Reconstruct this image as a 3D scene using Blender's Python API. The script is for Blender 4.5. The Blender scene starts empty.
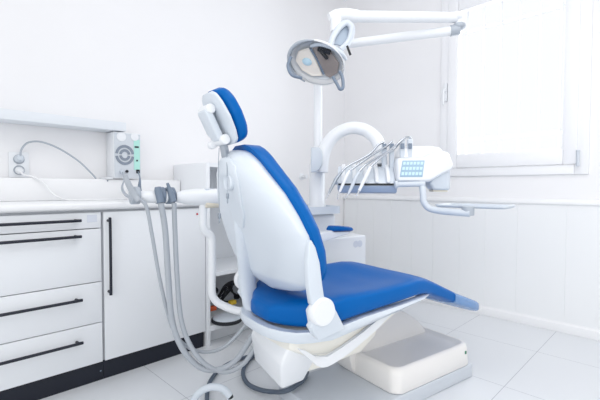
import bpy, bmesh, math, random
from mathutils import Vector, Matrix
random.seed(4)
C = bpy.context.scene.collection
scene = bpy.context.scene
PI = math.pi

# ------------------------------------------------------------------ camera
cam = bpy.data.cameras.new('camera'); cam_o = bpy.data.objects.new('camera', cam); C.objects.link(cam_o)
cam.sensor_width = 36; cam.lens = 36*392.8/600; cam.clip_start = .02
yaw, pit, rol = -.78325, -.0318, .0026
fw = Vector((math.sin(yaw)*math.cos(pit), math.cos(yaw)*math.cos(pit), math.sin(pit)))
r0 = Vector((math.cos(yaw), -math.sin(yaw), 0)); u0 = r0.cross(fw)
rt = math.cos(rol)*r0 + math.sin(rol)*u0; up = -math.sin(rol)*r0 + math.cos(rol)*u0
m = Matrix((rt, up, -fw)).transposed().to_4x4(); m.translation = (0, 0, .95)
cam_o.matrix_world = m
scene.camera = cam_o

# ------------------------------------------------------------------ world, lamps, exposure
w = bpy.data.worlds.new('daylight'); scene.world = w; w.use_nodes = True
bg = w.node_tree.nodes['Background']; bg.inputs['Color'].default_value = (.985, .992, 1, 1); bg.inputs['Strength'].default_value = .93
def area_light(name, loc, rot, sx, sy, watts, col=(1, 1, 1)):
    l = bpy.data.lights.new(name, 'AREA'); l.shape = 'RECTANGLE'; l.size = sx; l.size_y = sy; l.energy = watts; l.color = col
    o = bpy.data.objects.new(name, l); C.objects.link(o); o.location = loc; o.rotation_euler = rot
    return o
area_light('ceiling_fill_light', (-.5, 1.3, 2.84), (0, 0, 0), 1.2, 1.2, 9, (1, .985, .97))  # unseen overhead fill, added to brighten the room
area_light('ceiling_fill_light', (.3, .6, 2.84), (0, 0, 0), 1.2, 1.2, 8, (1, .985, .97))  # second overhead fill, also added and out of view
area_light('rear_fill_light', (.3, -1.5, 1.5), (math.radians(90), 0, math.radians(14)), 2.2, 2.2, 8, (1, .995, .985))  # broad fill added behind the camera; no window is known there
beam = area_light('back_wall_fill_light', (1.1, -1.5, 1.7), (math.radians(84), 0, math.radians(20)), 1.4, 1.8, 6, (1, .995, .985)); beam.data.spread = math.radians(75)  # narrow fill from behind the camera, added to lift the back wall
area_light('window_daylight', (-.95, 3.22, 1.72), (math.radians(-90), 0, 0), .75, 1.1, 10, (.95, .98, 1))
scene.view_settings.view_transform = 'Standard'; scene.view_settings.look = 'None'
scene.view_settings.gamma = 1; scene.view_settings.use_curve_mapping = False
scene.view_settings.exposure = 0.14

# ------------------------------------------------------------------ materials
def lin(c): return tuple((v/12.92 if v <= .04045 else ((v+.055)/1.055)**2.4) for v in (x/255 for x in c))
def mat(name, rgb, rough=.5, metal=0, noise=.0, scale=30, bump=0, coat=0, alpha=1, spec=.5):
    M = bpy.data.materials.new(name); M.use_nodes = True
    nt = M.node_tree; b = nt.nodes['Principled BSDF']
    c = lin(rgb)
    b.inputs['Base Color'].default_value = (*c, 1); b.inputs['Roughness'].default_value = rough; b.inputs['Metallic'].default_value = metal
    b.inputs['Coat Weight'].default_value = coat; b.inputs['Specular IOR Level'].default_value = spec
    b.inputs['Alpha'].default_value = alpha
    tc = nt.nodes.new('ShaderNodeTexCoord'); nz = nt.nodes.new('ShaderNodeTexNoise'); nz.inputs['Scale'].default_value = scale; nz.inputs['Detail'].default_value = 3
    nt.links.new(tc.outputs['Object'], nz.inputs['Vector'])
    if noise:
        mx = nt.nodes.new('ShaderNodeMix'); mx.data_type = 'RGBA'
        mx.inputs[6].default_value = (*[v*(1-noise) for v in c], 1); mx.inputs[7].default_value = (*[min(1, v*(1+noise)) for v in c], 1)
        nt.links.new(nz.outputs['Fac'], mx.inputs[0]); nt.links.new(mx.outputs[2], b.inputs['Base Color'])
    if bump:
        bp = nt.nodes.new('ShaderNodeBump'); bp.inputs['Strength'].default_value = bump; bp.inputs['Distance'].default_value = .002
        nt.links.new(nz.outputs['Fac'], bp.inputs['Height']); nt.links.new(bp.outputs['Normal'], b.inputs['Normal'])
    return M
M_wall = mat('wall_paint', (240, 240, 242), .7, noise=.008, scale=6)
M_wains = mat('wainscot_paint', (238, 240, 242), .55, noise=.006, scale=5)
M_trim = mat('trim_paint', (241, 242, 244), .45, noise=.005)
M_frame = mat('window_plastic', (240, 241, 244), .4, noise=.005)
M_lam = mat('white_laminate', (236, 239, 243), .4, noise=.006, scale=8)
M_counter = mat('worktop_laminate', (242, 243, 245), .3, noise=.005)
M_kick = mat('navy_plinth', (9, 17, 35), .5, noise=.05, scale=20)
M_handle = mat('dark_handle', (14, 22, 40), .4, noise=.03)
M_gap = mat('cabinet_carcass', (205, 208, 214), .6, noise=.02)
M_blue = mat('blue_upholstery', (0, 95, 172), .34, noise=.03, scale=120, bump=.04, spec=.13)
M_sleeve = mat('clear_blue_plastic', (104, 144, 194), .25, noise=.03)
M_shell = mat('chair_shell_plastic', (212, 220, 229), .3, noise=.005, coat=.25)
M_plast = mat('white_plastic', (234, 237, 241), .34, noise=.005)
M_step = mat('warm_white_plastic', (238, 236, 234), .4, noise=.005)
M_cream = mat('cream_plastic', (240, 238, 230), .4, noise=.006)
M_pale = mat('pale_grey_plastic', (205, 213, 222), .4, noise=.01)
M_grey = mat('mid_grey_plastic', (170, 178, 188), .45, noise=.015)
M_plate = mat('grey_base_enamel', (204, 210, 218), .38, noise=.012)
M_hose = mat('grey_hose_rubber', (172, 178, 186), .5, noise=.02)
M_hosed = mat('dark_hose_rubber', (84, 96, 112), .5, noise=.03)
M_slate = mat('slate_grey_plastic', (118, 132, 150), .4, noise=.02)
M_black = mat('black_rubber', (22, 26, 34), .5, noise=.05)
M_chrome = mat('chrome', (200, 205, 212), .18, 1, noise=.01)
M_steel = mat('brushed_steel', (168, 176, 186), .3, 1, noise=.02, scale=80)
M_mint = mat('mint_label', (176, 226, 216), .5, noise=.01)
M_key = mat('pale_blue_keys', (196, 224, 238), .4, noise=.01)
M_keypad = mat('keypad_blue_grey', (158, 186, 206), .45, noise=.01)
M_logo = mat('pale_lilac_print', (216, 221, 232), .5, noise=.01)
M_red = mat('red_plastic', (190, 60, 70), .5, noise=.02)
M_orange = mat('orange_plastic', (214, 96, 52), .5, noise=.02)
M_yellow = mat('yellow_plastic', (224, 190, 60), .5, noise=.02)
M_teal = mat('teal_plastic', (40, 110, 120), .5, noise=.02)
M_green = mat('green_print', (40, 120, 90), .5, noise=.02)
M_brown = mat('tinted_reflector_glass', (152, 142, 138), .3, 0, noise=.02, spec=.25)
M_refl = mat('clear_reflector', (232, 236, 241), .2, .1, noise=.01)
M_beige = mat('bright_reflector_glass', (240, 232, 222), .3, 0, noise=.01, spec=.25)
M_tape = mat('beige_plastic', (232, 224, 206), .5, noise=.01)
def clear_mat(name, tint, glossy, rough=.03):
    M = bpy.data.materials.new(name); M.use_nodes = True; nt = M.node_tree; nt.nodes.clear()
    o = nt.nodes.new('ShaderNodeOutputMaterial'); mx = nt.nodes.new('ShaderNodeMixShader'); t = nt.nodes.new('ShaderNodeBsdfTransparent'); g = nt.nodes.new('ShaderNodeBsdfGlossy')
    t.inputs[0].default_value = (*tint, 1); g.inputs[0].default_value = (1, 1, 1, 1); g.inputs['Roughness'].default_value = rough
    lw = nt.nodes.new('ShaderNodeLayerWeight'); lw.inputs[0].default_value = glossy
    nt.links.new(lw.outputs['Fresnel'], mx.inputs[0]); nt.links.new(t.outputs[0], mx.inputs[1]); nt.links.new(g.outputs[0], mx.inputs[2]); nt.links.new(mx.outputs[0], o.inputs[0])
    return M
M_glass = clear_mat('window_glass', (.99, .995, 1), .12)
M_visor = clear_mat('clear_visor', (.97, .98, .99), .12)
def floor_mat():
    M = mat('floor_tiles', (226, 229, 233), .32, noise=.02, scale=2.2)
    nt = M.node_tree; b = nt.nodes['Principled BSDF']
    tc = nt.nodes.new('ShaderNodeTexCoord'); sp = nt.nodes.new('ShaderNodeSeparateXYZ'); nt.links.new(tc.outputs['Object'], sp.inputs[0])
    def joint(axis, off, step):
        a = nt.nodes.new('ShaderNodeMath'); a.operation = 'ADD'; a.inputs[1].default_value = off + 50*step; nt.links.new(sp.outputs[axis], a.inputs[0])
        k = nt.nodes.new('ShaderNodeMath'); k.operation = 'PINGPONG'; k.inputs[1].default_value = step/2; nt.links.new(a.outputs[0], k.inputs[0])
        c = nt.nodes.new('ShaderNodeMath'); c.operation = 'LESS_THAN'; c.inputs[1].default_value = .0014; nt.links.new(k.outputs[0], c.inputs[0])
        return c
    jx = joint(0, .612, .49); jy = joint(1, -2.57, .565)
    mx = nt.nodes.new('ShaderNodeMath'); mx.operation = 'MAXIMUM'; nt.links.new(jx.outputs[0], mx.inputs[0]); nt.links.new(jy.outputs[0], mx.inputs[1])
    src = b.inputs['Base Color'].links[0].from_socket
    mix = nt.nodes.new('ShaderNodeMix'); mix.data_type = 'RGBA'; mix.inputs[7].default_value = (*lin((172, 176, 184)), 1)
    nt.links.new(mx.outputs[0], mix.inputs[0]); nt.links.new(src, mix.inputs[6]); nt.links.new(mix.outputs[2], b.inputs['Base Color'])
    return M
M_floor = floor_mat()

# ------------------------------------------------------------------ mesh helpers
def catmull(pts, sub=8):
    P = [Vector(p) for p in pts]
    if len(P) < 3: return P
    Q = [P[0]*2-P[1]] + P + [P[-1]*2-P[-2]]
    out = []
    for i in range(1, len(Q)-2):
        a, b, c, d = Q[i-1:i+3]
        for k in range(sub):
            t = k/sub
            out.append(.5*((2*b)+(c-a)*t+(2*a-5*b+4*c-d)*t*t+(3*b-a-3*c+d)*t**3))
    out.append(P[-1]); return out
def interp(tab, x):
    if x <= tab[0][0]: return tab[0][1:]
    for a, b in zip(tab, tab[1:]):
        if x <= b[0]:
            t = (x-a[0])/(b[0]-a[0]); return tuple(p+(q-p)*t for p, q in zip(a[1:], b[1:]))
    return tab[-1][1:]
class MB:
    def __init__(s): s.bm = bmesh.new()
    def loft(s, rings, close=False, cap=True):
        R = [[s.bm.verts.new(p) for p in r] for r in rings]; n = len(R[0])
        pairs = list(zip(R, R[1:])) + ([(R[-1], R[0])] if close else [])
        for a, b in pairs:
            for i in range(n): s.bm.faces.new((a[i], a[(i+1) % n], b[(i+1) % n], b[i]))
        if cap and not close:
            s.bm.faces.new(list(reversed(R[0]))); s.bm.faces.new(R[-1])
        return s
    def box(s, x0, x1, y0, y1, z0, z1):
        return s.loft([[(x0, y0, z), (x1, y0, z), (x1, y1, z), (x0, y1, z)] for z in (z0, z1)])
    def prism(s, prof, lo, hi, axis='x'):
        f = {'x': lambda a, b, c: (c, a, b), 'y': lambda a, b, c: (a, c, b), 'z': lambda a, b, c: (a, b, c)}[axis]
        return s.loft([[f(a, b, c) for a, b in prof] for c in (lo, hi)])
    def tube(s, pts, r, n=12, sub=8, smooth=True, flat=1.0):
        P = catmull(pts, sub) if smooth else [Vector(p) for p in pts]
        N = len(P); rs = [r]*N if not isinstance(r, (list, tuple)) else [interp([(i/(len(r)-1), v) for i, v in enumerate(r)], k/(N-1))[0] for k in range(N)]
        rings = []; prev = None
        for i, p in enumerate(P):
            t = (P[min(i+1, N-1)]-P[max(i-1, 0)]).normalized()
            if prev is None:
                a = Vector((0, 0, 1)) if abs(t.z) < .9 else Vector((1, 0, 0)); x = t.cross(a).normalized()
            else: x = (prev-t*prev.dot(t)).normalized()
            prev = x; y = t.cross(x)
            rings.append([p+(x*math.cos(2*PI*k/n)+y*math.sin(2*PI*k/n)*flat)*rs[i] for k in range(n)])
        return s.loft(rings)
    def lathe(s, prof, c=(0, 0, 0), ax=(0, 0, 1), n=24):
        ax = Vector(ax).normalized(); a = Vector((0, 0, 1)) if abs(ax.z) < .9 else Vector((1, 0, 0))
        x = ax.cross(a).normalized(); y = ax.cross(x); c = Vector(c)
        return s.loft([[c+ax*h+(x*math.cos(2*PI*k/n)+y*math.sin(2*PI*k/n))*max(r, 1e-4) for k in range(n)] for r, h in prof])
    def cyl(s, a, b, r, n=20, r2=None):
        a, b = Vector(a), Vector(b); d = b-a
        return s.lathe([(r, 0), (r2 if r2 else r, d.length)], a, d, n)
    def ball(s, c, r, n=14, sc=(1, 1, 1)):
        k = bmesh.ops.create_uvsphere(s.bm, u_segments=n*2, v_segments=n, radius=1)
        for v in k['verts']: v.co = Vector((v.co.x*r*sc[0], v.co.y*r*sc[1], v.co.z*r*sc[2]))+Vector(c)
        return s
    def turn(s, M):
        bmesh.ops.transform(s.bm, matrix=M, verts=s.bm.verts); return s
    def build(s, name, mt, parent=None, bevel=0, seg=3, ang=35, sub=0, sharp=38):
        bm = s.bm
        bmesh.ops.recalc_face_normals(bm, faces=bm.faces)
        if bevel:
            es = [e for e in bm.edges if len(e.link_faces) == 2 and e.calc_face_angle(0) > math.radians(ang)]
            bmesh.ops.bevel(bm, geom=es, offset=bevel, segments=seg, profile=.5, affect='EDGES', clamp_overlap=True)
        for f in bm.faces: f.smooth = True
        me = bpy.data.meshes.new(name); bm.to_mesh(me); bm.free()
        me.set_sharp_from_angle(angle=math.radians(sharp))
        me.materials.append(mt)
        o = bpy.data.objects.new(name, me); C.objects.link(o)
        if parent: o.parent = parent
        if sub: md = o.modifiers.new('subdivision', 'SUBSURF'); md.levels = sub; md.render_levels = sub
        return o
def tag(o, label, cat, group=None):
    o['label'] = label; o['category'] = cat
    if group: o['group'] = group
    return o
def thing(name, label, cat, loc=(0, 0, 0), rz=0, group=None):
    o = bpy.data.objects.new(name, None); C.objects.link(o); o.location = loc; o.rotation_euler = (0, 0, rz); o.empty_display_size = .1
    return tag(o, label, cat, group)
def structure(o): o['kind'] = 'structure'; return o

# ------------------------------------------------------------------ room
WX, WY, CZ = -2.42, 3.045, 2.86
structure(MB().box(WX-.1, 1.3, -1.2, WY+.1, -.08, 0).build('floor', M_floor))
structure(MB().box(WX-.12, WX, -1.2, WY+.12, 0, CZ).build('wall_left', M_wall))
structure(MB().box(WX, 1.6, -.1, WY, CZ, CZ+.1).build('ceiling', M_wall))
wx0, wx1, wz0, wz1 = -1.36, -.53, 1.10, 2.40
b = MB(); b.box(WX, wx0, WY, WY+.12, 0, CZ); b.box(wx1, 1.3, WY, WY+.12, 0, CZ); b.box(wx0, wx1, WY, WY+.12, 0, wz0); b.box(wx0, wx1, WY, WY+.12, wz1, CZ)
structure(b.build('wall_back', M_wall))
# tongue and groove boards under the rail
b = MB(); edges = [WX+.02+.0, -2.252, -2.064, -1.876, -1.678, -1.489, -1.267, -1.08, -.862, -.571, -.38, -.19, 0, .19, .38, .57, .76, .95, 1.14, 1.3]
prof = [(edges[0], 0), (edges[0], -.012)]
for e in edges[1:-1]: prof += [(e-.0018, -.012), (e, -.0095), (e+.0018, -.012)]
prof += [(edges[-1], -.012), (edges[-1], 0)]
b.loft([[(x, WY+y, z) for x, y in prof] for z in (.06, .846)])
structure(b.build('trim_1', M_wains, sharp=15))
structure(MB().prism([(WY, .84), (WY-.02, .84), (WY-.026, .848), (WY-.026, .862), (WY-.02, .872), (WY-.012, .878), (WY, .878)], WX, 1.3).build('trim_2', M_trim, bevel=.002, seg=2))
structure(MB().prism([(WY, 0), (WY-.02, 0), (WY-.02, .055), (WY-.014, .063), (WY-.014, .07), (WY, .07)], WX, 1.3).build('baseboard_back', M_trim, bevel=.0015, seg=2))
# window
win = MB()
def frame_ring(b, x0, x1, z0, z1, wl, y0, y1, wb=None):
    wb = wb or wl
    b.box(x0, x0+wl, y0, y1, z0, z1); b.box(x1-wl, x1, y0, y1, z0, z1); b.box(x0+wl, x1-wl, y0, y1, z0, z0+wb); b.box(x0+wl, x1-wl, y0, y1, z1-wb, z1)
frame_ring(win, -1.435, -.46, 1.04, 2.46, .075, WY-.02, WY-.0005, .062)
win_o = structure(win.build('window_1', M_frame, bevel=.004, seg=2))
b = MB(); frame_ring(b, -1.37, -.52, 1.105, 2.40, .075, WY-.036, WY+.03, .095); b.build('window_sash', M_frame, win_o, bevel=.006, seg=2)
b = MB(); frame_ring(b, -1.30, -.592, 1.196, 2.31, .012, WY-.03, WY-.002); b.build('glazing_bead', M_frame, win_o, bevel=.003, seg=2)
MB().box(-1.30, -.59, WY-.006, WY+.0, 1.195, 2.31).build('window_pane', M_glass, win_o)
b = MB(); b.box(-1.40, -1.375, WY-.042, WY-.02, 1.63, 1.77); b.box(-1.398, -1.38, WY-.072, WY-.04, 1.70, 1.72); b.tube([(-1.389, WY-.066, 1.71), (-1.389, WY-.07, 1.66), (-1.389, WY-.066, 1.60)], .009)
b.build('window_handle', M_plast, win_o, bevel=.003, seg=2)
for zz in (1.14, 2.3):
    b = MB(); b.cyl((-.512, WY-.045, zz-.038), (-.512, WY-.045, zz+.038), .009); b.cyl((-.512, WY-.045, zz-.05), (-.512, WY-.045, zz-.04), .011); b.cyl((-.512, WY-.045, zz+.04), (-.512, WY-.045, zz+.05), .011)
    b.build('window_hinge', M_pale, win_o)
b = MB()
for x in (-1.47, -1.34, -1.21, -1.08, -.945, -.81, -.68, -.55, -.42): b.box(x-.006, x+.006, 3.30, 3.312, .9, 2.6)
for z in (1.35, 2.24): b.box(-1.6, -.3, 3.312, 3.324, z-.012, z+.012)
structure(b.build('trim_3', mat('bar_paint', (226, 228, 232), .5, noise=.01)))

# ------------------------------------------------------------------ cabinets along the left wall
FX = -2.025
def bar_handle(root, a, c):
    a, c = Vector(a), Vector(c); out = Vector((.03, 0, 0))
    d = (c-a).normalized()*.012
    return MB().tube([a, a+out*.75, a+out+d, c+out-d, c+out*.75, c], .0068, n=10, sub=4).build('handle', M_handle, root)
def carcass(root, y0, y1):
    b = MB(); b.box(WX+.003, FX-.02, y0, y0+.018, .093, .838); b.box(WX+.003, FX-.02, y1-.018, y1, .093, .838); b.box(WX+.003, FX-.02, y0+.018, y1-.018, .093, .11); b.box(WX+.003, WX+.02, y0+.018, y1-.018, .11, .838); b.box(FX-.05, FX-.02, y0+.018, y1-.018, .82, .838)
    b.build('carcass', M_gap, root)
y0, y1 = .07, .672
t = thing('drawer_cabinet', 'white base cabinet with four drawers and horizontal black bar handles', 'cabinet', (0, 0, 0))
carcass(t, y0, y1)
for k, (z0, z1, hz) in enumerate([(.095, .289, .222), (.293, .489, .423), (.493, .749, .720), (.753, .828, .794)]):
    d = MB().box(FX-.019, FX, y0+.002, y1-.006, z0, z1).build('drawer', M_lam, t, bevel=.0015, seg=2)
    bar_handle(d, (FX, .12, hz), (FX, .552, hz))
    if k == 3: MB().box(FX, FX+.0008, .604, .648, .782, .817).build('sticker', M_logo, d)
MB().box(WX+.003, FX-.015, y0, y1, .0, .092).build('plinth', M_kick, t)
MB().lathe([(.004, 0), (.004, .002)], (FX-.015, .675-.015, .045), (1, 0, 0), 10).build('screw', M_slate, t)
t = thing('door_cabinet', 'white base cabinet with one tall door and vertical black handle', 'cabinet', (0, 0, 0))
y0, y1 = .6735, 1.245
carcass(t, y0, y1)
d = MB().box(FX-.019, FX, y0+.004, y1-.003, .095, .828).build('door', M_lam, t, bevel=.0015, seg=2)
bar_handle(d, (FX, .698, .786), (FX, .698, .436))
MB().lathe([(.006, 0), (.006, .004)], (FX, 1.189, .795), (1, 0, 0), 12).build('lock', M_red, d)
MB().box(WX+.003, FX-.015, y0, y1-.01, 0, .092).build('plinth', M_kick, t)
# worktop and the raised back ledge
b = MB(); pr = [(WX+.003, .84), (-2.015, .84), (-2.0, .848), (-1.996, .858), (-1.998, .869), (-2.006, .876), (-2.02, .879), (WX+.003, .879)]
b.prism(pr, .05, 1.246, 'y'); tag(b.build('worktop', M_counter, bevel=.001, seg=1), 'long white worktop with rounded front edge over the base cabinets', 'worktop')
b = MB().box(WX+.003, -2.32, .05, 1.244, .8795, .994); tag(b.build('back_ledge', M_counter, bevel=.004, seg=2), 'low white raised ledge along the wall at the back of the worktop', 'ledge')
t = thing('wall_shelf', 'shallow white shelf on the left wall above the socket and device box', 'shelf', (0, 0, 0))
MB().box(WX+.003, -2.28, .05, .892, 1.266, 1.315).build('board', mat('shelf_laminate', (226, 231, 237), .45, noise=.006), t, bevel=.003, seg=2)
for y in (): MB().box(WX+.003, -2.31, y, y+.02, 1.236, 1.2655).build('bracket', M_lam, t, bevel=.002, seg=2)
# open shelf unit
t = thing('open_shelf_unit', 'open white shelf unit standing past the end of the worktop, behind the chair', 'shelf unit', (0, 0, 0))
OX, oy0, oy1, oh = -2.02, 1.2475, 1.80, 1.096
MB().box(WX+.003, OX, oy0, oy0+.025, 0, oh).build('side_panel', M_lam, t, bevel=.002, seg=2)
MB().box(WX+.003, OX, oy1-.025, oy1, 0, oh).build('side_panel', M_lam, t, bevel=.002, seg=2)
MB().box(WX+.003, OX, oy0+.025, oy1-.025, oh-.025, oh).build('top_panel', M_lam, t)
MB().box(WX+.003, WX+.012, oy0+.025, oy1-.025, .1, oh-.025).build('back_panel', M_lam, t)
MB().box(WX+.012, OX-.003, oy0+.025, oy1-.025, .412, .437).build('shelf', M_lam, t, bevel=.001, seg=1)
MB().box(WX+.012, OX-.001, oy0+.025, oy1-.025, .086, .118).build('bottom_board', M_lam, t, bevel=.001, seg=1)
MB().box(WX+.012, -2.09, oy0+.025, oy1-.025, 0, .0855).build('plinth', M_lam, t)
# things in the open unit
t = thing('foot_pedal', 'round grey foot pedal with dark rim on the bottom of the open shelf unit', 'foot pedal', (-2.027, 1.395, 0.118))
MB().lathe([(.090, 0), (.096, .006), (.096, .018), (.09, .022)], n=32).build('base', M_black, t)
MB().lathe([(.088, .020), (.088, .026), (.075, .034), (.03, .038), (.001, .039)], n=32).build('top_plate', M_pale, t)
t.rotation_euler = (0, 0, .3)
spots = [((-2.25, 1.39), .42), ((-2.27, 1.53), 1.7), ((-2.30, 1.68), 2.6)]
lbl = ['black cable in loops with an orange plug, inside the open shelf unit', 'black cable in loops with a yellow plug, inside the open shelf unit', 'plain black coiled cable rearmost inside the open shelf unit']
for k, ((cx, cy), ph) in enumerate(spots):
    t = thing('coiled_cable', lbl[k], 'cable', (cx, cy, .1185), 0, 'black cables in the shelf unit')
    pts = []
    for i in range(44):
        a = ph+i*.62; r = .05+.02*math.sin(i*1.3+k)
        pts.append((r*math.cos(a)*.85, r*1.1*math.sin(a), .012+.07*(1+math.sin(a*1.0+k))+.0009*i))
    MB().tube(pts, .0042, n=8, sub=5).build('cord', M_black, t)
    if k < 2:
        MB().box(.08, .118, -.045+.03*k, .0+.03*k, .045, .072).build('plug', (M_orange, M_yellow)[k], t, bevel=.005, seg=2)
        MB().tube([pts[-1], (.05, -.02, .06), (.082, -.02+.03*k, .058)], .005, n=8).build('lead', M_black, t)
t = thing('charger_box', 'small teal and black charger box beside the foot pedal in the shelf unit', 'box', (-2.215, 1.325, .1185))
MB().box(-.06, .06, -.035, .035, 0, .05).build('case', M_black, t, bevel=.006, seg=2)
MB().box(-.045, .06, -.03, .03, .05, .066).build('lid', M_teal, t, bevel=.004, seg=2)

# ------------------------------------------------------------------ device box, socket and their cables
t = thing('device_box', 'white wall box with grey vented front and mint strip, on the back ledge', 'dental device', (0, 0, 0))
dx = -2.298
MB().box(WX+.003, dx-.004, .828, .982, .998, 1.262).build('case', M_plast, t, bevel=.004, seg=2)
MB().box(dx-.004, dx, .832, .978, 1.004, 1.256).build('front_panel', mat('panel_grey', (206, 212, 219), .45, noise=.01), t)
MB().box(dx, dx+.002, .94, .974, 1.05, 1.225).build('mint_strip', M_mint, t)
MB().box(dx+.002, dx+.003, .944, .968, 1.178, 1.188).build('display_bar', M_handle, t)
MB().box(dx+.002, dx+.006, .953, .961, 1.10, 1.109).build('button', M_handle, t)
MB().box(dx, dx+.006, .952, .972, 1.03, 1.052).build('jack', M_black, t, bevel=.002, seg=1)
MB().lathe([(.026, 0), (.026, .003), (.022, .004)], (dx, .870, 1.235), (1, 0, 0), 24).build('round_label', M_plast, t)
MB().lathe([(.022, 0), (.022, .003), (.019, .004)], (dx, .945, 1.24), (1, 0, 0), 24).build('round_label', M_plast, t)
vent = MB()
for r in (.024, .046):
    for s in (0, 1):
        ring = []
        for k in range(13):
            a = math.radians(8+164*k/12)+s*PI
            ring.append(a)
        rr = []
        for a in ring:
            y, z = math.cos(a), math.sin(a)
            rr.append([(dx+.0005, .888+y*(r-.007), 1.133+z*(r-.007)*1.08), (dx+.0005, .888+y*(r+.007), 1.133+z*(r+.007)*1.08), (dx+.003, .888+y*(r+.007), 1.133+z*(r+.007)*1.08), (dx+.003, .888+y*(r-.007), 1.133+z*(r-.007)*1.08)])
        if r == .02: vent.loft(rr)
        else: vent.loft(rr)
vent.build('vent', mat('vent_grey', (132, 142, 156), .5, noise=.02), t)
b = MB(); b.cyl((dx, .868, 1.036), (dx+.018, .868, 1.036), .011); b.build('socket', M_pale, t)
MB().cyl((dx, .898, 1.04), (dx+.008, .898, 1.04), .008).build('socket', M_black, t)
MB().box(WX+.003, dx-.008, .790, .8275, .9945, 1.004).build('foot', M_plast, t, bevel=.001, seg=1)
MB().lathe([(.004, 0), (.004, .002)], (-2.318, .800, .985), (1, 0, 0), 8).build('screw', M_slate, t)
t = thing('wall_socket', 'double white wall socket on the left wall above the back ledge', 'socket', (0, 0, 0))
MB().box(WX, WX+.012, .365, .450, .996, 1.125).build('plate', M_plast, t, bevel=.004, seg=2)
for z in (1.088, 1.034):
    MB().lathe([(.024, 0), (.024, .002), (.019, .002), (.019, .0005)], (WX+.012, .407, z), (1, 0, 0), 24).build('rim', M_grey, t)
t = thing('power_cord', 'thin grey power cord arching from the upper wall socket down behind the ledge', 'cord', (0, 0, 0))
MB().lathe([(.02, 0), (.02, .02), (.012, .034)], (WX+.0125, .407, 1.09), (1, 0, .2), 20).build('plug', M_pale, t)
MB().tube([(WX+.04, .409, 1.10), (WX+.05, .412, 1.135), (WX+.055, .44, 1.172), (WX+.05, .50, 1.18), (WX+.05, .58, 1.15), (WX+.05, .67, 1.09), (WX+.06, .735, 1.02), (WX+.07, .75, .9965)], .0045, n=8).build('lead', M_grey, t)
t = thing('appliance_cord', 'white cord from the lower wall socket trailing over the worktop', 'cord', (0, 0, 0))
MB().lathe([(.018, 0), (.018, .018), (.010, .03)], (WX+.0125, .407, 1.034), (1, 0, -.2), 20).build('plug', M_plast, t)
MB().tube([(WX+.04, .408, 1.025), (WX+.07, .42, 1.008), (-2.315, .45, 1.0), (-2.305, .49, .97), (-2.28, .53, .91), (-2.22, .58, .8855), (-2.18, .70, .8850), (-2.20, .82, .885), (-2.28, .92, .885), (-2.308, .98, .90)], .0045, n=8).build('lead', M_trim, t)
kb = Vector((-2.538, 2.447, 1.044)); b = MB(); b.lathe([(.03, 0), (.03, .006), (.014, .012), (.014, .05), (.018, .056), (.018, .066), (.001, .068)], (WX, kb.y, kb.z), (1, 0, 0), 20)
tag(b.build('coat_hook', M_plast), 'small white coat hook on the left wall just right of the blue backrest', 'hook')

# ------------------------------------------------------------------ dental chair (x = sideways towards the camera, y = towards the feet)
CH = thing('dental_chair', 'blue reclining dental chair with white shell on a grey floor plate', 'dental chair', (-1.0, 1.75, 0), math.radians(-10))
def rr_ring(w, zt, zb, u, n=36, p=4.0, dip=0, cx=0):
    out = []
    zm, hz = (zt+zb)/2, (zt-zb)/2
    for k in range(n):
        a = 2*PI*k/n; c, s = math.cos(a), math.sin(a)
        x = w*math.copysign(abs(c)**(2/p), c); z = zm+hz*math.copysign(abs(s)**(2/p), s)
        if s > 0: z -= dip*(1-(x/w)**2)*abs(s)**(2/p)
        out.append((cx+x, u, z))
    return out
# floor plate
b = MB(); b.box(-.20, .196, -.62, .283, .0005, .066); b.build('base_plate', M_plate, CH, bevel=.006, seg=3)
# footrest step housing with raised rim
def step_shell():
    b = MB(); st = []
    for z, g in ((.068, .0), (.074, .004), (.14, .0), (.165, -.003), (.175, -.012)):
        st.append(rounded(-.185-g, .19+g, -.278-g, .278+g, .05, z))
    for z, g in ((.177, .020), (.174, .026), (.162, .034), (.158, .05)):
        st.append(rounded(-.185+g, .19-g, -.278+g, .278-g, .04, z))
    return b.loft(st)
def rounded(x0, x1, y0, y1, r, z, n=6):
    out = []
    for cx, cy, a0 in ((x1-r, y1-r, 0), (x0+r, y1-r, 90), (x0+r, y0+r, 180), (x1-r, y0+r, 270)):
        for k in range(n+1):
            a = math.radians(a0+90*k/n); out.append((cx+r*math.cos(a), cy+r*math.sin(a), z))
    return out
step_shell().build('pedestal_step', M_step, CH, sharp=45)
MB().box(.176, .1925, .222, .234, .128, .142).build('badge', M_green, CH)
# lift fairing: curved sail rising from the far rim of the step to the seat
b = MB(); rings = []
prof = [(-.278, .068), (-.30, .10), (-.318, .172), (-.285, .186), (-.236, .221), (-.149, .291), (-.085, .338), (-.057, .349), (-.03, .345), (.003, .333), (.073, .30), (.138, .261), (.197, .217), (.250, .165), (.267, .10), (.267, .068)]
b.prism(prof, -.18, -.06, 'x'); b.build('lift_fairing', M_step, CH, bevel=.006, seg=3, ang=50)
MB().prism([(-.25, .066), (-.05, .066), (.0, .28), (-.16, .38), (-.25, .38)], -.15, -.08, 'x').build('lift_column', M_slate, CH, bevel=.01)
# lift arm casing under the seat
b = MB(); b.loft([rr_ring(w, zt, zb, u, n=28, p=5) for u, w, zt, zb in ((-.80, .16, .425, .375), (-.74, .195, .44, .345), (-.62, .2, .455, .325), (-.5, .20, .462, .32), (-.35, .19, .472, .38), (-.22, .18, .482, .435), (-.18, .17, .482, .46))])
b.build('lift_casing', M_cream, CH, sharp=50)
b = MB(); b.loft([rr_ring(w, zt, zb, u, n=28, p=6) for u, w, zt, zb in ((-.72, .12, .36, .25), (-.6, .12, .36, .245), (-.40, .11, .39, .25), (-.30, .09, .42, .29))]); b.build('casing_underside', M_cream, CH, sharp=50)
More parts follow.
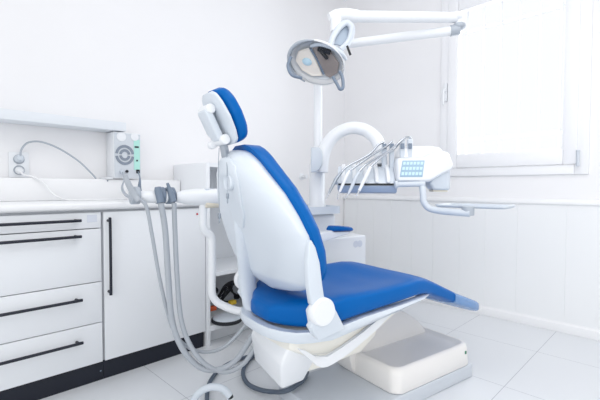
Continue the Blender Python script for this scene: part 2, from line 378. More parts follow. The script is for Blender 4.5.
# flange with a wavy lower edge along the near side of the casing
b = MB(); pr = [(-.80, .405), (-.77, .375), (-.75, .355), (-.728, .332), (-.704, .319), (-.68, .316), (-.649, .321), (-.61, .330), (-.576, .339), (-.50, .362), (-.43, .392), (-.36, .43), (-.28, .472), (-.33, .468), (-.40, .44), (-.50, .398), (-.60, .366), (-.68, .352), (-.73, .362), (-.77, .392)]
for sx in (-1, 1):
    bb = MB(); bb.loft([[(sx*(x+(.008 if z < .36 else 0)), y, z) for y, z in pr] for x in (.204, .217)]); bb.build('casing_flange', M_plast, CH, sharp=50)
# rear junction housing
b = MB(); rings = [[(-.16, -.74, .43), (.15, -.78, .42), (.15, -.60, .43), (-.15, -.60, .43)], [(-.175, -.775, .33), (.145, -.825, .33), (.16, -.66, .35), (-.15, -.6, .35)], [(-.175, -.755, .21), (.095, -.79, .21), (.095, -.69, .215), (-.14, -.62, .22)]]
b.loft(list(reversed(rings))); b.build('junction_housing', M_plast, CH, bevel=.012, seg=3, ang=20)
# seat frame band
def plan_band(z0, z1, grow, n=40):
    pass
st = [(-.850, .05), (-.843, .10), (-.822, .15), (-.79, .192), (-.75, .225), (-.69, .258), (-.55, .266), (-.35, .262), (-.2, .25), (-.14, .23)]
b = MB(); rings = []
path = [(-w, u) for u, w in reversed(st)] + [(w, u) for u, w in st]
def band_z(u): return interp([(-.9, .418, .456), (-.8, .412, .452), (-.70, .424, .462), (-.55, .446, .482), (-.35, .468, .490), (-.2, .483, .494), (-.14, .49, .495)], u)
for i, (x, u) in enumerate(path):
    x0, y0_ = path[max(i-1, 0)]; x1, y1_ = path[min(i+1, len(path)-1)]
    d = Vector((x1-x0, y1_-y0_)).normalized(); nx, ny = d.y, -d.x
    if nx*x+ny*(u+.5) < 0: nx, ny = -nx, -ny
    z0, z1 = band_z(u)
    rings.append([(x+nx*.008, u+ny*.008, z1), (x+nx*.014, u+ny*.014, (z0+z1)/2), (x+nx*.004, u+ny*.004, z0), (x-nx*.03, u-ny*.03, z0-.005), (x-nx*.03, u-ny*.03, z1-.004)])
b.loft(rings); b.build('seat_frame', M_shell, CH, sharp=50)
# seat cushion with leg rest
ST = [(-.832, .03, .500, .474, 0), (-.827, .075, .516, .460, .0), (-.812, .092, .526, .452, .002), (-.787, .135, .535, .447, .004), (-.757, .178, .545, .445, .010), (-.72, .222, .560, .447, .018), (-.68, .254, .574, .452, .028), (-.62, .266, .582, .464, .036), (-.45, .267, .580, .478, .042), (-.30, .264, .582, .487, .034), (-.22, .258, .583, .49, .016), (-.17, .254, .576, .489, .006), (-.12, .25, .560, .480, .004), (-.05, .247, .530, .455, .004), (.1, .239, .464, .398, .004), (.25, .225, .404, .344, .004), (.30, .21, .386, .328, .002), (.325, .19, .372, .328, 0), (.335, .15, .360, .336, 0)]
def dense(tab, sub=4):
    out = []
    for i in range(len(tab)-1):
        for k in range(sub): out.append([a+(c-a)*k/sub for a, c in zip(tab[i], tab[i+1])])
    return out+[list(tab[-1])]
b = MB(); b.loft([rr_ring(w, zt, zb, u, n=48, p=4.2, dip=d) for u, w, zt, zb, d in dense(ST, 3)])
b.build('seat_cushion', M_blue, CH, sharp=60)
IDX = [i for i, q_ in enumerate(ST) if q_[0] > .1][0]
b = MB(); b.loft([rr_ring(w+.005, zt+.004, zb-.004, u, n=48, p=4.2, dip=d) for u, w, zt, zb, d in dense([(.055, .241, .4775, .417, .004), (.10, .239, .460, .398, .004)]+ST[IDX:], 3)]+[rr_ring(.14, .362, .334, .342, n=48)])
b.build('plastic_foot_cover', M_sleeve, CH, sharp=60)['label'] = 'pale see-through blue plastic cover on the toe end'
# backrest
def bplane(z): return -.72-.30*(z-.53)
BW = [(.562, .05), (.572, .12), (.59, .20), (.62, .258), (.66, .292), (.725, .308), (.80, .300), (.86, .273), (.93, .227), (1.0, .155), (1.04, .115), (1.068, .075), (1.082, .035)]
def bw(z): return interp(BW, z)[0]
BU = [(.56, .02), (.62, .045), (.75, .06), (.9, .085), (1.0, .09), (1.05, .075), (1.085, .03)]
def bulge(z): return interp(BU, z)[0]
BC = -.012
zs = [.562+(.082+.438)*k/44 for k in range(45)]
def back_pt(v, z, off=0):
    w_ = bw(z); t_ = min(1, abs(v-BC)/w_)
    return Vector((v, bplane(z)-.018-bulge(z)*math.sqrt(max(0, 1-t_**2.4))-off, z))
rings = []
for z in zs:
    w_ = bw(z); r = []
    for k in range(25):
        t_ = math.sin((-1+2*k/24)*PI/2); r.append(back_pt(BC+w_*t_, z))
    r += [(BC+w_*.99, bplane(z)-.003, z), (BC-w_*.99, bplane(z)-.003, z)]
    rings.append(r)
MB().loft(rings).build('backrest_shell', M_shell, CH, sharp=50)
rings = []
for z0_ in zs:
    w_ = bw(z0_)*1.01+.004; z = .575+(z0_-.562)*(1.103-.575)/(1.082-.562); up_ = bplane(z); r = []
    for k in range(24):
        a = PI*k/23; c, s = math.cos(a), math.sin(a)
        x = w_*math.copysign(abs(c)**(2/6), c); y = .070*abs(s)**(2/3.2)
        y -= .018*(1-(x/w_)**2)*s
        r.append((BC+x, up_-.004+y, z))
    r = [(BC+w_*.96, up_-.012, z)]+r+[(BC-w_*.96, up_-.012, z)]
    rings.append(r)
MB().loft(rings).build('backrest_cushion', M_blue, CH, sharp=55)
# spine cover on the shell
def patch(zlist, lo, hi, off, nv=8):
    b = MB(); rings = []
    for z in zlist:
        a, c = lo(z), hi(z); r = []
        for k in range(nv+1): r.append(back_pt(a+(c-a)*k/nv, z, off))
        for k in range(nv, -1, -1): r.append(back_pt(a+(c-a)*k/nv, z, -.004))
        rings.append(r)
    return b.loft(rings)
sl = [(.80, -.09, -.01), (.85, -.07, .04), (.90, -.05, .062), (.97, -.04, .08), (1.02, -.035, .07), (1.055, -.03, .03)]
patch([.80+.255*k/24 for k in range(25)], lambda z: interp(sl, z)[0], lambda z: interp(sl, z)[1], .006).build('spine_cover', M_shell, CH, bevel=.002, seg=2, ang=50, sharp=45)
kp = back_pt(.025, .968, .004)
b = MB(); b.lathe([(.029, -.008), (.029, .008), (.025, .012), (.020, .007), (.001, .007)], kp, (.05, -.95, -.05), 28); b.build('adjustment_disc', M_shell, CH)
# side arms and hinges
HING = (-0.770, 0.551)
BRK = [(-0.811, 0.555), (-0.802, 0.512), (-0.810, 0.504), (-0.778, 0.455), (-0.662, 0.470), (-0.711, 0.551), (-0.741, 0.579), (-0.783, 0.586)]
ARM_NEAR = [(-0.820, 0.785), (-0.827, 0.716), (-0.823, 0.642), (-0.811, 0.580), (-0.779, 0.548), (-0.754, 0.564), (-0.767, 0.634), (-0.779, 0.711), (-0.796, 0.761), (-0.812, 0.784)]
ARM_FAR = [(-0.044, -0.891, 0.891), (-0.062, -0.870, 0.802), (-0.102, -0.836, 0.702), (-0.144, -0.806, 0.603), (-0.155, -0.792, 0.516), (-0.135, -0.784, 0.440), (-0.069, -0.780, 0.400), (0.005, -0.763, 0.383)]
for s in (-1, 1):
    x = .288 if s > 0 else -.222
    if s > 0:
        b = MB(); pr = ARM_NEAR
        b.loft([[(xx, u, z) for u, z in pr] for xx in (.280, .306)]); b.build('backrest_arm', M_shell, CH, bevel=.010, seg=3, ang=60, sharp=60)
    else:
        MB().tube(ARM_FAR, [.018, .034, .038, .038, .036, .034, .026, .018], n=18, flat=.7).build('backrest_arm', M_shell, CH)
    b = MB(); c0 = Vector((x+.0*s, *HING)); b.lathe([(.044, 0), (.046, .006), (.046, .026), (.042, .032), (.001, .033)], c0, (s, 0, 0), 32); b.build('hinge_disc', M_plast, CH)
    b = MB(); b.loft([[(xx, u, z) for u, z in BRK] for xx in ((x-.02*s), (x+.012*s))])
    b.build('hinge_bracket', M_shell, CH, bevel=.005, seg=2)
# headrest
hd = Vector((-.02, -.965, 1.198)); tilt = math.radians(27)
R = Matrix.Translation(hd) @ Matrix.Rotation(tilt, 4, 'X')
HW = [(-.098, .03), (-.094, .052), (-.08, .072), (-.05, .086), (0, .092), (.05, .082), (.08, .066), (.094, .045), (.099, .02)]
def head_ring(z, y0, y1, g=0, n=28, p=3.0):
    w_ = interp(HW, z)[0]+g; ym, hy = (y0+y1)/2, (y1-y0)/2
    return [(w_*math.copysign(abs(math.cos(2*PI*k/n))**(2/p), math.cos(2*PI*k/n)), ym+hy*math.copysign(abs(math.sin(2*PI*k/n))**(2/p), math.sin(2*PI*k/n)), z) for k in range(n)]
hz = [-.098+.197*k/26 for k in range(27)]
hr = MB().loft([head_ring(z, -.008, .047-.016*(abs(z)/.1)**4) for z in hz]).turn(R).build('headrest_cushion', M_blue, CH, sharp=60)
MB().loft([head_ring(z*.97, -.026, -.006, -.003) for z in hz]).turn(R).build('headrest_shell', M_shell, CH, sharp=60)
b = MB(); b.prism([(-.046, .04), (-.046, -.035), (-.02, -.066), (.03, -.066), (.03, .04), (.02, .05), (-.035, .05)], -.066, -.040, 'y'); b.turn(R).build('headrest_bracket', M_shell, CH, bevel=.006, seg=3)
b = MB(); b.cyl((-.05, -.042, .045), (.035, -.042, .045), .017); b.turn(R).build('pivot_knob', M_plast, CH, bevel=.005)
b = MB(); b.cyl((-.055, -.045, -.068), (.045, -.045, -.068), .018); b.turn(R).build('pivot_knob', M_plast, CH, bevel=.005)
b = MB(); b.cyl((-.06, -.064, -.075), (-.03, -.064, -.075), .014); b.turn(R).build('lock_lever', M_plast, CH, bevel=.004)
b = MB(); q = R @ Vector((0, -.05, -.08)); b.loft([[(x+dx_, y+dy_, z) for dx_, dy_ in ((-.017, -.010), (.017, -.010), (.017, .010), (-.017, .010))] for x, y, z in ((q.x, q.y, q.z), (q.x-.005, q.y+.012, 1.10), (q.x-.008, -.945, 1.03))])
b.build('headrest_bar', M_grey, CH, bevel=.004)
# left armrest
b = MB(); b.loft([rr_ring(w_, zt, zb, u, n=24, p=3, cx=-.33) for u, w_, zt, zb in ((-.215, .03, .735, .718), (-.20, .04, .746, .716), (-.14, .042, .742, .714), (-.09, .04, .736, .711), (-.075, .03, .728, .712))]); b.build('armrest_pad', M_blue, CH, sharp=60)
b = MB(); b.prism([(-.46, .705), (-.36, .708), (-.22, .722), (-.20, .715), (-.08, .711), (-.10, .698), (-.28, .665), (-.38, .60), (-.42, .48), (-.52, .47), (-.50, .62)], -.355, -.305, 'x'); b.build('armrest_support', M_plast, CH, bevel=.008)
MB().box(-.32, -.24, -.50, -.43, .47, .50).build('armrest_mount', M_plast, CH, bevel=.004)
# bib chain hanging from the headrest mount
t = thing('bib_chain', 'thin bib chain with two metal clips hanging behind the blue headrest', 'chain', (0, 0, 0))
for a, c, d in (((-1.196, 0.792, 1.090), (-1.183, 0.780, 1.011), (-1.164, 0.771, 0.857)), ((-1.168, 0.806, 1.082), (-1.141, 0.787, 1.027), (-1.125, 0.778, 0.927))):
    MB().tube([a, c, d], .0015, n=6).build('strand', M_steel, t)
    d = Vector(d); b = MB(); b.box(d.x-.004, d.x+.004, d.y-.004, d.y+.004, d.z-.016, d.z+.002); b.box(d.x-.002, d.x+.002, d.y-.002, d.y+.002, d.z-.032, d.z-.016); b.build('clip', M_steel, t, bevel=.001, seg=1)

# ------------------------------------------------------------------ dental unit beside the chair
U = thing('dental_unit', 'white dental unit cabinet with spittoon column and arched arm behind the chair', 'dental unit', (-1.0, 1.75, 0), math.radians(-10))
MB().box(-.80, -.47, -.36, .195, .0, .655).build('cabinet_body', M_plast, U, bevel=.012, seg=3)
for du in (0, .034):
    MB().lathe([(.021, 0), (.021, .001)], (-.47, .105+du, .605), (1, 0, 0), 24).build('emblem', M_logo, U)
MB().prism([(-.33, .655), (-.02, .655), (-.02, .80), (-.33, .80)], -.72, -.50, 'x').build('spittoon_column', M_plast, U, bevel=.03, seg=4)
b = MB(); b.loft([rounded(-.74, -.44, -.34, .0, .09, z) if True else None for z in (.80, .842)] + [rounded(-.72, -.46, -.32, -.02, .08, z) for z in (.842, .815)]); b.build('spittoon_bowl', M_shell, U, sharp=40)
p0 = (-.60, -.095, .82)
MB().lathe([(.052, 0), (.052, .03), (.047, .04), (.047, .27), (.030, .30)], p0, (0, 0, 1), 28).build('post', M_plast, U)
b = MB(); b.tube([(-1.539, 1.719, 1.041), (-1.536, 1.725, 1.111), (-1.522, 1.743, 1.187), (-1.480, 1.774, 1.256), (-1.406, 1.820, 1.294), (-1.333, 1.865, 1.280), (-1.270, 1.883, 1.225), (-1.241, 1.880, 1.161), (-1.224, 1.865, 1.076)], [.042, .04, .038, .036, .036, .036, .036, .036], n=20); MW = b
MW_o = MW.build('delivery_arm', M_plast)
MW_o.parent = U; MW_o.matrix_parent_inverse = (Matrix.Translation((-1.0, 1.75, 0)) @ Matrix.Rotation(math.radians(-10), 4, 'Z')).inverted()
g = Vector((-1.515, 1.654, 1.107))
b = MB(); 
rgt = Vector((.709, .706, 0)); tow = Vector((.706, -.709, 0))
pr = [(-.032, .07), (.015, .07), (.030, .05), (.034, .015), (.032, -.02), (.02, -.05), (.0, -.068), (-.032, -.072)]
b.loft([[tuple(g+rgt*a+Vector((0, 0, c))+tow*d_) for a, c in pr] for d_ in (-.02, .02)])
o = b.build('arm_end_cap', M_pale, U, bevel=.006); o.matrix_parent_inverse = MW_o.matrix_parent_inverse

# ------------------------------------------------------------------ operating lamp
LW = thing('operating_lamp', 'white dental operating lamp on a pole with folded double arm', 'lamp', (-1.593, 1.752, 1.085))
LB = Vector(LW.location)
def lw(p): return Vector(p)-LB
MB().tube([lw((-1.592, 1.751, 1.043)), lw((-1.607, 1.764, 1.656)), lw((-1.608, 1.767, 1.746)), lw((-1.585, 1.784, 1.786)), lw((-1.544, 1.819, 1.797)), lw((-1.483, 1.866, 1.805))], .026, n=18).build('pole', M_plast, LW)
MB().tube([lw((-1.528, 1.827, 1.798)), lw((-0.989, 2.232, 1.851))], [.025, .027], n=18, smooth=False).build('lower_arm', M_plast, LW)
b = MB(); b.cyl(lw((-1.001, 2.220, 1.848)), lw((-0.963, 2.251, 1.855)), .030); b.ball(lw((-0.963, 2.252, 1.872)), .034, sc=(1.1, 1.1, .7)); b.build('elbow_joint', M_grey, LW)
b = MB(); b.cyl(lw((-0.961, 2.247, 1.867)), lw((-0.962, 2.248, 1.913)), .024); b.ball(lw((-0.975, 2.236, 1.924)), .036, sc=(1.2, 1.2, .75)); b.build('elbow_cap', M_plast, LW)
MB().tube([lw((-0.972, 2.231, 1.919)), lw((-1.320, 1.720, 1.873))], [.029, .030], n=18, smooth=False).build('upper_arm', M_plast, LW)
b = MB(); b.tube([lw((-1.301, 1.739, 1.873)), lw((-1.341, 1.686, 1.877)), lw((-1.368, 1.644, 1.867)), lw((-1.388, 1.609, 1.857))], [.034, .034, .034, .02], n=18); b.build('arm_knuckle', M_plast, LW)
b = MB(); b.cyl(lw((-1.365, 1.639, 1.854)), lw((-1.360, 1.634, 1.777)), .030); b.build('swivel_stub', M_plast, LW)
b = MB(); b.tube([lw((-1.321, 1.541, 1.671)), lw((-1.325, 1.568, 1.724)), lw((-1.317, 1.606, 1.778)), lw((-1.298, 1.640, 1.809)), lw((-1.277, 1.660, 1.788)), lw((-1.278, 1.657, 1.741)), lw((-1.285, 1.634, 1.696)), lw((-1.291, 1.584, 1.654))], [.014, .018, .019, .020, .020, .020, .018, .014], n=16, flat=.8); b.build('yoke_loop', M_pale, LW)
b = MB(); wp = [lw((-1.333, 1.586, 1.695)), lw((-1.333, 1.602, 1.741)), lw((-1.322, 1.629, 1.781)), lw((-1.307, 1.660, 1.801)), lw((-1.298, 1.667, 1.770)), lw((-1.298, 1.650, 1.724)), lw((-1.314, 1.620, 1.689))]
b.loft([[p+tow*d_ for p in wp] for d_ in (-.008, .008)]); b.build('yoke_web', mat('web_grey', (168, 182, 198), .4, noise=.01), LW)
# lamp head: shallow shell opening towards the headrest
HC = lw((-1.346, 1.470, 1.574))
aim = (Vector((-1.047, 0.794, 0.974))-Vector((-1.346, 1.470, 1.574))).normalized()
xr = Vector((-1.263, 1.550, 1.535))-Vector((-1.431, 1.385, 1.599)); xr = (xr-aim*xr.dot(aim)).normalized(); yr = aim.cross(xr)
HM = Matrix((xr, yr, aim)).transposed().to_4x4(); HM.translation = HC
def ell(a, c, h, n=40): return [(a*math.cos(2*PI*k/n), c*math.sin(2*PI*k/n), h) for k in range(n)]
head = MB().loft([ell(a, c, h) for a, c, h in ((.02, .02, -.075), (.07, .06, -.07), (.11, .085, -.055), (.135, .105, -.03), (.145, .112, .0), (.14, .107, .002), (.128, .098, -.026), (.10, .078, -.048), (.06, .05, -.06), (.02, .02, -.063))]).turn(HM).build('lamp_head', M_trim, LW, sharp=50)
MB().loft([ell(a, c, h) for a, c, h in ((.125, .094, -.024), (.098, .076, -.045), (.06, .05, -.056), (.01, .01, -.06))], cap=False).turn(HM).build('reflector', M_refl, head)
def dish(x, y): return -.050+.036*((x/.125)**2+(y/.094)**2)
def facet(name, poly, m_, lift):
    b = MB(); k = len(poly); cx_ = sum(p[0] for p in poly)/k; cy_ = sum(p[1] for p in poly)/k
    rings = []
    poly = [(x*1.14, y*1.14) for x, y in poly]
    for f, l in ((1, lift-.004), (1, lift), (.66, lift), (.33, lift), (.02, lift)):
        rings.append([(cx_+(x-cx_)*f, cy_+(y-cy_)*f, dish(cx_+(x-cx_)*f, cy_+(y-cy_)*f)+l) for x, y in poly])
    return b.loft(rings).turn(HM).build(name, m_, head)
facet('tinted_panel', [(-.040, .050), (-.01, .066), (.05, .055), (.092, .025), (.098, -.02), (.07, -.052), (.048, -.052), (.0, .0)], M_brown, .008)
facet('bright_panel', [(-.055, .045), (-.012, -.004), (.035, -.058), (-.01, -.072), (-.06, -.06), (-.098, -.025), (-.095, .02)], M_beige, .008)
b = MB(); b.tube([(-.052, .052, -.022), (-.005, .0, -.030), (.045, -.056, -.022)], .006, n=8); b.turn(HM).build('lamp_slot', M_slate, head)
b = MB(); b.box(-.015, .05, .055, .075, -.035, -.008); b.tube([(.0, .06, -.015), (.03, .045, -.005), (.045, .035, -.01)], .009, n=10); b.turn(HM).build('bulb_mount', M_black, head, bevel=.002, seg=1)
b = MB(); b.ball((-.055, -.02, -.022), .022, sc=(1.2, .9, .5)); b.turn(HM).build('bulb', M_key, head)
MB().loft([ell(a, c, h) for a, c, h in ((.142, .109, .0), (.138, .105, .022), (.11, .08, .036), (.06, .045, .042), (.01, .01, .043))], cap=False).turn(HM).build('visor', M_visor, head)
b = MB(); b.tube([(-.145*math.cos(a), .112*math.sin(a)*1.02, .012) for a in [math.radians(-75+150*k/10) for k in range(11)]], [.004, .009, .01, .009, .004], n=10); b.turn(HM).build('rim_guard', M_grey, head)
b = MB(); b.tube([lw((-1.355, 1.435, 1.652)), lw((-1.310, 1.452, 1.653)), lw((-1.261, 1.486, 1.634)), lw((-1.226, 1.520, 1.603)), lw((-1.216, 1.542, 1.577))], [.012, .016, .017, .016, .010], n=14, flat=.7); b.build('yoke_arc', M_pale, LW)
b = MB(); b.tube([lw((-1.261, 1.494, 1.493)), lw((-1.233, 1.491, 1.454)), lw((-1.216, 1.493, 1.427)), lw((-1.206, 1.504, 1.436)), lw((-1.215, 1.511, 1.483)), lw((-1.237, 1.519, 1.518))], .0085, n=10); b.build('lamp_handle', M_slate, LW)
b = MB(); b.tube([lw((-1.409, 1.350, 1.591)), lw((-1.412, 1.332, 1.543)), lw((-1.389, 1.338, 1.497)), lw((-1.362, 1.379, 1.485))], .008, n=10); b.build('lamp_handle', M_slate, LW)
b = MB(); b.tube([lw((-1.247, 1.586, 1.664)), lw((-1.234, 1.597, 1.618))], .006, n=8, smooth=False); b.build('lever', M_black, LW)

# ------------------------------------------------------------------ instrument delivery head
e1 = math.radians(52)
DH = thing('instrument_table', 'white instrument delivery table with blue keypad hanging from the arched arm', 'instrument table', (-1.081, 1.777, 0.974), PI/2-e1)
b = MB()
def hp(x): return interp([(.0, .0, .0), (.02, .0, .0), (.16, -.005, .0), (.29, .02, .0)], x)
secR = []
for x, f0, zb, zt, yb in ((.004, .01, .02, .105, .24), (.012, -.008, .008, .125, .25), (.02, -.012, .004, .135, .26), (.155, -.012, .004, .142, .28), (.175, -.009, .008, .152, .28), (.20, -.004, .022, .166, .28), (.24, .004, .046, .172, .28), (.275, .014, .060, .168, .275), (.292, .03, .072, .155, .26), (.297, .05, .085, .14, .24)):
    secR.append([(x, f0+.012, zb), (x, f0, zb+.010), (x, f0+.002, zb+.022), (x, f0+.050, zt-.018), (x, f0+.065, zt-.004), (x, f0+.09, zt), (x, yb-.05, zt+.008), (x, yb, zt-.03), (x, yb, zb+.03), (x, yb-.02, zb)])
b.loft(secR); b.build('console_body', mat('console_plastic', (226, 230, 236), .35, noise=.005), DH, bevel=.006, seg=3, ang=28, sharp=40)
# keypad on the sloping front: plane through the console front
kA = Vector((0, -.010, .026)); kB = Vector((0, .038, .119)); kd = (kB-kA); kn = Vector((0, -kd.z, kd.y)).normalized()
def kp_(x, t, o): return Vector((x, 0, 0))+kA+kd*t+kn*o
b = MB()
def slab(x0, x1, t0, t1, o0, o1):
    return [[tuple(kp_(x, t, o)) for x, t in ((x0+.02*t0, t0), (x1+.02*t0, t0), (x1+.02*t1, t1), (x0+.02*t1, t1))] for o in (o0, o1)]
b.loft(slab(.022, .135, .05, .98, -.004, .004)); b.build('keypad', M_keypad, DH, bevel=.003, seg=2)
for j in range(3):
    for i in range(6):
        bb = MB(); bb.loft(slab(.028+i*.0175, .028+i*.0175+.0125, .13+.29*j, .13+.29*j+.16, .004, .0065)); bb.build('key', M_key, DH)
# holder bank
b = MB(); b.prism([(.0, .0), (.0, -.012), (.03, -.04), (.20, -.045), (.22, .06), (.17, .10), (.10, .085), (.03, .03)], -.295, .004, 'x'); b.build('holder_bank', M_shell, DH, bevel=.008, seg=3)
b = MB(); b.prism([(-.004, -.002), (-.004, -.012), (.01, -.012), (.01, -.002)], -.29, .0, 'x'); b.build('slot', M_black, DH)
b = MB(); b.prism([(-.006, -.014), (.012, -.048), (.06, -.055), (.06, -.014)], -.285, .012, 'x'); b.build('under_rail', mat('rail_blue_grey', (166, 182, 204), .4, noise=.01), DH, bevel=.004)
for i in range(5):
    x = -.265+i*.058
    b = MB(); b.prism([(-.012, .0), (-.004, .03), (.05, .075), (.12, .108), (.15, .10), (.12, .08), (.03, .02)], x-.010, x+.010, 'x'); b.build('holder_rib', M_plast, DH, bevel=.006, seg=3)
MB().cyl((-.315, .04, .01), (-.29, .04, .01), .018).build('end_stub', M_pale, DH, bevel=.004)
b = MB(); b.cyl((.0, -.03, -.008), (.145, -.03, -.004), .0135); b.cyl((-.004, -.03, -.008), (.010, -.03, -.008), .021); b.box(-.006, .012, -.03, .04, -.02, .012); b.box(.12, .14, -.03, .04, -.012, .010); b.build('grab_bar', M_pale, DH, bevel=.003)
b = MB(); b.loft([rounded(.175+a_, .285, .03, .17, .02, z) for z, a_ in ((-.035, .02), (.0, .0), (.08, .03))]); b.build('arm_socket', M_pale, DH, bevel=.012)
b = MB(); b.box(.20, .275, .05, .15, -.045, -.034); b.build('lower_label', M_tape, DH, bevel=.004)
b = MB(); b.loft([rounded(.02+g_, .27-g_, .10+g_, .26-g_, .04, z) for z, g_ in ((.14, 0), (.18, .006), (.195, .02), (.203, .045))]); b.build('top_mat', M_trim, DH, sharp=60)
for i, x in enumerate((-.045, -.005, .05, .09)):
    b = MB(); b.box(x-.013, x+.013, .10, .13, .07, .238 if i > 1 else .215); b.build('whip_support', M_pale, DH, bevel=.005)
    MB().box(x-.010, x+.008, .088, .102, .185, .213).build('whip_clip', M_slate, DH, bevel=.002, seg=1)
# tray on a bent arm
DL = Matrix.Translation(Vector(DH.location)) @ Matrix.Rotation(PI/2-e1, 4, 'Z'); DI = DL.inverted()
b = MB(); b.tube([(-0.962, 1.838, 0.959), (-0.948, 1.822, 0.919), (-0.939, 1.815, 0.880), (-0.916, 1.823, 0.850), (-0.863, 1.832, 0.838), (-0.787, 1.837, 0.834), (-0.724, 1.844, 0.832)], .016, n=14)
o = b.build('tray_arm', M_pale, DH); o.matrix_parent_inverse = DI
tl, tr = Vector((-0.903, 1.850, 0.860)), Vector((-0.580, 1.876, 0.862)); tr.z = tl.z; ax = (tr-tl).normalized(); ay = Vector((-ax.y, ax.x, 0))
b = MB(); L = (tr-tl).length
st = []
for z, g_ in ((-.006, .010), (.002, .0), (.009, .0), (.009, .006), (.0, .014)):
    st.append([tuple(tl+ax*px_+ay*py_+Vector((0, 0, z))) for px_, py_, _ in rounded(g_, L-g_, g_, .20-g_, .02, 0)])
b.loft(st); o = b.build('tray', M_pale, DH, sharp=40); o.matrix_parent_inverse = DI
q = Vector((-0.739, 1.857, 0.842)); b = MB(); b.cyl(q+Vector((0, 0, -.02)), q+Vector((0, 0, .022)), .028); o = b.build('tray_pivot', M_grey, DH, bevel=.003); o.matrix_parent_inverse = DI

# handpieces lying in the holder bank
def handpiece(label, hose, body, tip, r=.008, tipm=None):
    t = thing('dental_handpiece', label, 'dental handpiece', body[0], 0, 'handpieces on the instrument table')
    o_ = Vector(body[0]); f = lambda L_: [Vector(p)-o_ for p in L_]
    MB().tube(f(hose), .006, n=10).build('whip_arm', M_chrome, t)
    MB().tube(f(body), [r*.8, r*1.15, r, r*.75], n=14).build('handle', tipm or M_steel, t)
    MB().tube(f(tip), [r*.6, r*.5, r*.35], n=10).build('working_tip', M_chrome, t)
handpiece('dental handpiece leftmost on the instrument table, dark straight handle', [(-1.181, 1.828, 1.197), (-1.198, 1.796, 1.179), (-1.208, 1.728, 1.125), (-1.254, 1.608, 1.061), (-1.258, 1.561, 1.029)], [(-1.258, 1.561, 1.029), (-1.264, 1.532, 0.998), (-1.267, 1.506, 0.963), (-1.271, 1.480, 0.923)], [(-1.271, 1.480, 0.923), (-1.272, 1.470, 0.908), (-1.274, 1.461, 0.894)], .008)
handpiece('dental handpiece second from the left on the instrument table, thin bent tip', [(-1.156, 1.867, 1.201), (-1.168, 1.826, 1.171), (-1.196, 1.725, 1.116), (-1.217, 1.631, 1.061), (-1.226, 1.585, 1.034)], [(-1.226, 1.585, 1.034), (-1.227, 1.562, 1.008), (-1.229, 1.537, 0.968), (-1.231, 1.513, 0.928)], [(-1.231, 1.513, 0.928), (-1.233, 1.503, 0.911), (-1.230, 1.497, 0.894)], .008, M_plast)
handpiece('dental handpiece third from the left on the instrument table, hooked tip', [(-1.126, 1.898, 1.198), (-1.141, 1.853, 1.153), (-1.161, 1.788, 1.126), (-1.179, 1.669, 1.071), (-1.189, 1.615, 1.029)], [(-1.189, 1.615, 1.029), (-1.192, 1.590, 0.998), (-1.194, 1.565, 0.958), (-1.196, 1.540, 0.921)], [(-1.196, 1.540, 0.921), (-1.198, 1.530, 0.909), (-1.204, 1.517, 0.895)], .0085, M_pale)
handpiece('dental handpiece rightmost on the instrument table, white tapering handle', [(-1.078, 1.930, 1.175), (-1.079, 1.931, 1.213), (-1.093, 1.903, 1.220), (-1.117, 1.834, 1.171), (-1.141, 1.708, 1.089), (-1.149, 1.657, 1.054)], [(-1.149, 1.657, 1.054), (-1.151, 1.631, 1.018), (-1.156, 1.604, 0.976), (-1.160, 1.577, 0.934)], [(-1.160, 1.577, 0.934), (-1.162, 1.567, 0.919), (-1.164, 1.562, 0.909)], .0095, M_plast)

# ------------------------------------------------------------------ suction arm with its holders
SA = thing('suction_unit', 'white horizontal assistant arm with grey hose holders beside the backrest', 'assistant arm', (-1.531, 0.929, 0.871))
S0 = Vector(SA.location); sw = lambda p: Vector(p)-S0
b = MB(); b.tube([sw((-1.596, 0.672, 0.910)), sw((-1.589, 0.715, 0.909)), sw((-1.564, 0.799, 0.910))], [.024, .026, .026], n=18, smooth=False); b.build('holder_bar', M_plast, SA, bevel=.004)
b = MB(); b.tube([sw((-1.561, 0.816, 0.908)), sw((-1.546, 0.873, 0.907)), sw((-1.529, 0.938, 0.907)), sw((-1.507, 1.007, 0.906))], [.022, .032, .037, .038, .037], n=18); b.build('arm_body', M_plast, SA)
b = MB(); a_, c_ = sw((-1.531, 0.929, 0.942)), sw((-1.517, 1.004, 0.945)); 
b.box(min(a_.x, c_.x)-.01, max(a_.x, c_.x)+.01, min(a_.y, c_.y), max(a_.y, c_.y), a_.z-.012, a_.z+.002); b.build('touch_panel', M_pale, SA, bevel=.003)
MB().tube([sw((-1.520, 0.932, 0.878)), sw((-1.506, 1.012, 0.879))], .02, n=12, smooth=False).build('under_cover', M_tape, SA)
b = MB(); b.tube([sw((-1.531, 0.929, 0.894)), sw((-1.531, 0.929, 0.840)), sw((-1.531, 0.928, 0.783)), sw((-1.529, 0.940, 0.755)), sw((-1.525, 0.960, 0.736)), sw((-1.524, 0.969, 0.704)), sw((-1.524, 0.969, 0.577)), sw((-1.524, 0.968, 0.477)), sw((-1.511, 0.981, 0.436)), sw((-1.486, 1.007, 0.413)), sw((-1.450, 1.041, 0.395)), sw((-1.404, 1.074, 0.389)), sw((-1.340, 1.086, 0.388))], .0175, n=16); b.build('support_pipe', M_plast, SA)
for k, hc in enumerate(((-1.599, 0.656, 0.916), (-1.582, 0.755, 0.915), (-1.575, 0.795, 0.914))):
    c_ = sw(hc); b = MB(); d = Vector((.17, .985, 0))
    b.cyl(c_-d*.018, c_+d*.018, .036, n=24); b.build('hose_holder', M_grey if k == 0 else M_slate, SA, bevel=.005)
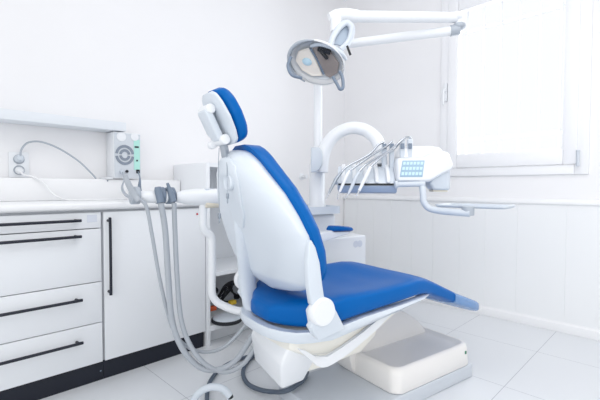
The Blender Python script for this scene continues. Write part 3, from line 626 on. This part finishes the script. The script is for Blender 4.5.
def hose(name, label, pts, r, m_, cat='hose', group=None, grip=None, gm=None, gr=None):
    t = thing(name, label, cat, pts[0], 0, group); o_ = Vector(pts[0])
    MB().tube([Vector(p)-o_ for p in pts], r, n=14).build('tube', m_, t)
    if grip: MB().tube([Vector(p)-o_ for p in grip], gr, n=14).build('handpiece', gm, t)
    return t
G = 'suction hoses hanging from the assistant arm'
hose('suction_hose', 'thin grey hose hanging from the leftmost holder of the assistant arm', [(-1.560, 0.648, 0.907), (-1.554, 0.682, 0.874), (-1.559, 0.708, 0.754), (-1.563, 0.746, 0.541), (-1.555, 0.790, 0.354), (-1.536, 0.840, 0.267), (-1.504, 0.909, 0.226), (-1.461, 0.978, 0.236), (-1.410, 1.039, 0.306), (-1.346, 1.056, 0.393), (-1.284, 1.062, 0.449)], .0075, M_hose, group=G, grip=[(-1.577, 0.610, 0.997), (-1.575, 0.620, 0.966), (-1.571, 0.641, 0.922), (-1.558, 0.656, 0.895)], gm=M_hose, gr=[.008, .0115, .0135, .011])
hose('suction_hose', 'thick grey hose hanging from the middle holder of the assistant arm', [(-1.544, 0.740, 0.885), (-1.541, 0.756, 0.773), (-1.534, 0.764, 0.585), (-1.527, 0.776, 0.394), (-1.501, 0.807, 0.274), (-1.471, 0.864, 0.189), (-1.430, 0.922, 0.166), (-1.388, 0.991, 0.193), (-1.338, 1.040, 0.289), (-1.284, 1.062, 0.393)], .0120, M_hose, group=G, grip=[(-1.555, 0.732, 0.951), (-1.555, 0.735, 0.934), (-1.544, 0.740, 0.885)], gm=M_slate, gr=[.012, .0155, .0145])
hose('suction_hose', 'grey hose hanging from the rightmost holder of the assistant arm', [(-1.534, 0.793, 0.884), (-1.534, 0.796, 0.770), (-1.523, 0.798, 0.581), (-1.511, 0.808, 0.399), (-1.486, 0.836, 0.283), (-1.447, 0.884, 0.199), (-1.404, 0.955, 0.155), (-1.353, 1.013, 0.188), (-1.307, 1.048, 0.274), (-1.263, 1.066, 0.367)], .0100, M_hose, group=G, grip=[(-1.548, 0.771, 0.967), (-1.547, 0.781, 0.938), (-1.535, 0.791, 0.888)], gm=M_slate, gr=[.0055, .0075, .013, .0135])
hose('scaler_cable', 'short grey coiled cable from the device box socket to the first hose holder', [(-2.278, .868, 1.036), (-2.26, .868, .99), (-2.105, 0.798, 0.945), (-1.988, 0.772, 0.911), (-1.862, 0.755, 0.899), (-1.759, 0.731, 0.906)], [.004, .004, .0075, .008, .008], M_grey, 'cable')
hose('curing_light_cable', 'thin grey cable from the mint side of the device box to the worktop', [(-2.295, .962, 1.04), (-2.090, 0.886, 0.999), (-2.071, 0.875, 0.950), (-2.064, 0.880, 0.908)], [.003, .004, .009, .009], M_slate, 'cable')
# hoses on the floor
hose('floor_hose', 'dark grey hose lying on the floor in a ring around the junction housing', [(-1.613, 1.502, 0.016), (-1.691, 1.442, 0.016), (-1.695, 1.344, 0.016), (-1.647, 1.252, 0.016), (-1.568, 1.174, 0.016), (-1.470, 1.130, 0.016), (-1.384, 1.138, 0.016), (-1.302, 1.158, 0.030), (-1.217, 1.134, 0.075), (-1.205, 1.176, 0.082), (-1.220, 1.248, 0.082), (-1.261, 1.316, 0.082)], .0105, M_hosed)
hose('supply_hose', 'dark grey hose curving across the floor beneath the hanging grey hoses', [(-1.731, 1.531, 0.014), (-1.717, 1.347, 0.014), (-1.725, 1.231, 0.014), (-1.693, 1.115, 0.014), (-1.618, 1.014, 0.014), (-1.524, 0.940, 0.014), (-1.405, 0.870, 0.014)], .0098, M_hosed)
hose('drain_hose', 'pale hose end arching above the floor in front of the dark hose', [(-1.419, 0.805, 0.035), (-1.415, 0.812, 0.084), (-1.395, 0.833, 0.120), (-1.364, 0.865, 0.137), (-1.332, 0.896, 0.129), (-1.311, 0.916, 0.100)], .0145, M_pale, grip=[(-1.314, 0.913, 0.109), (-1.308, 0.918, 0.092)], gm=M_black, gr=[.012, .011])
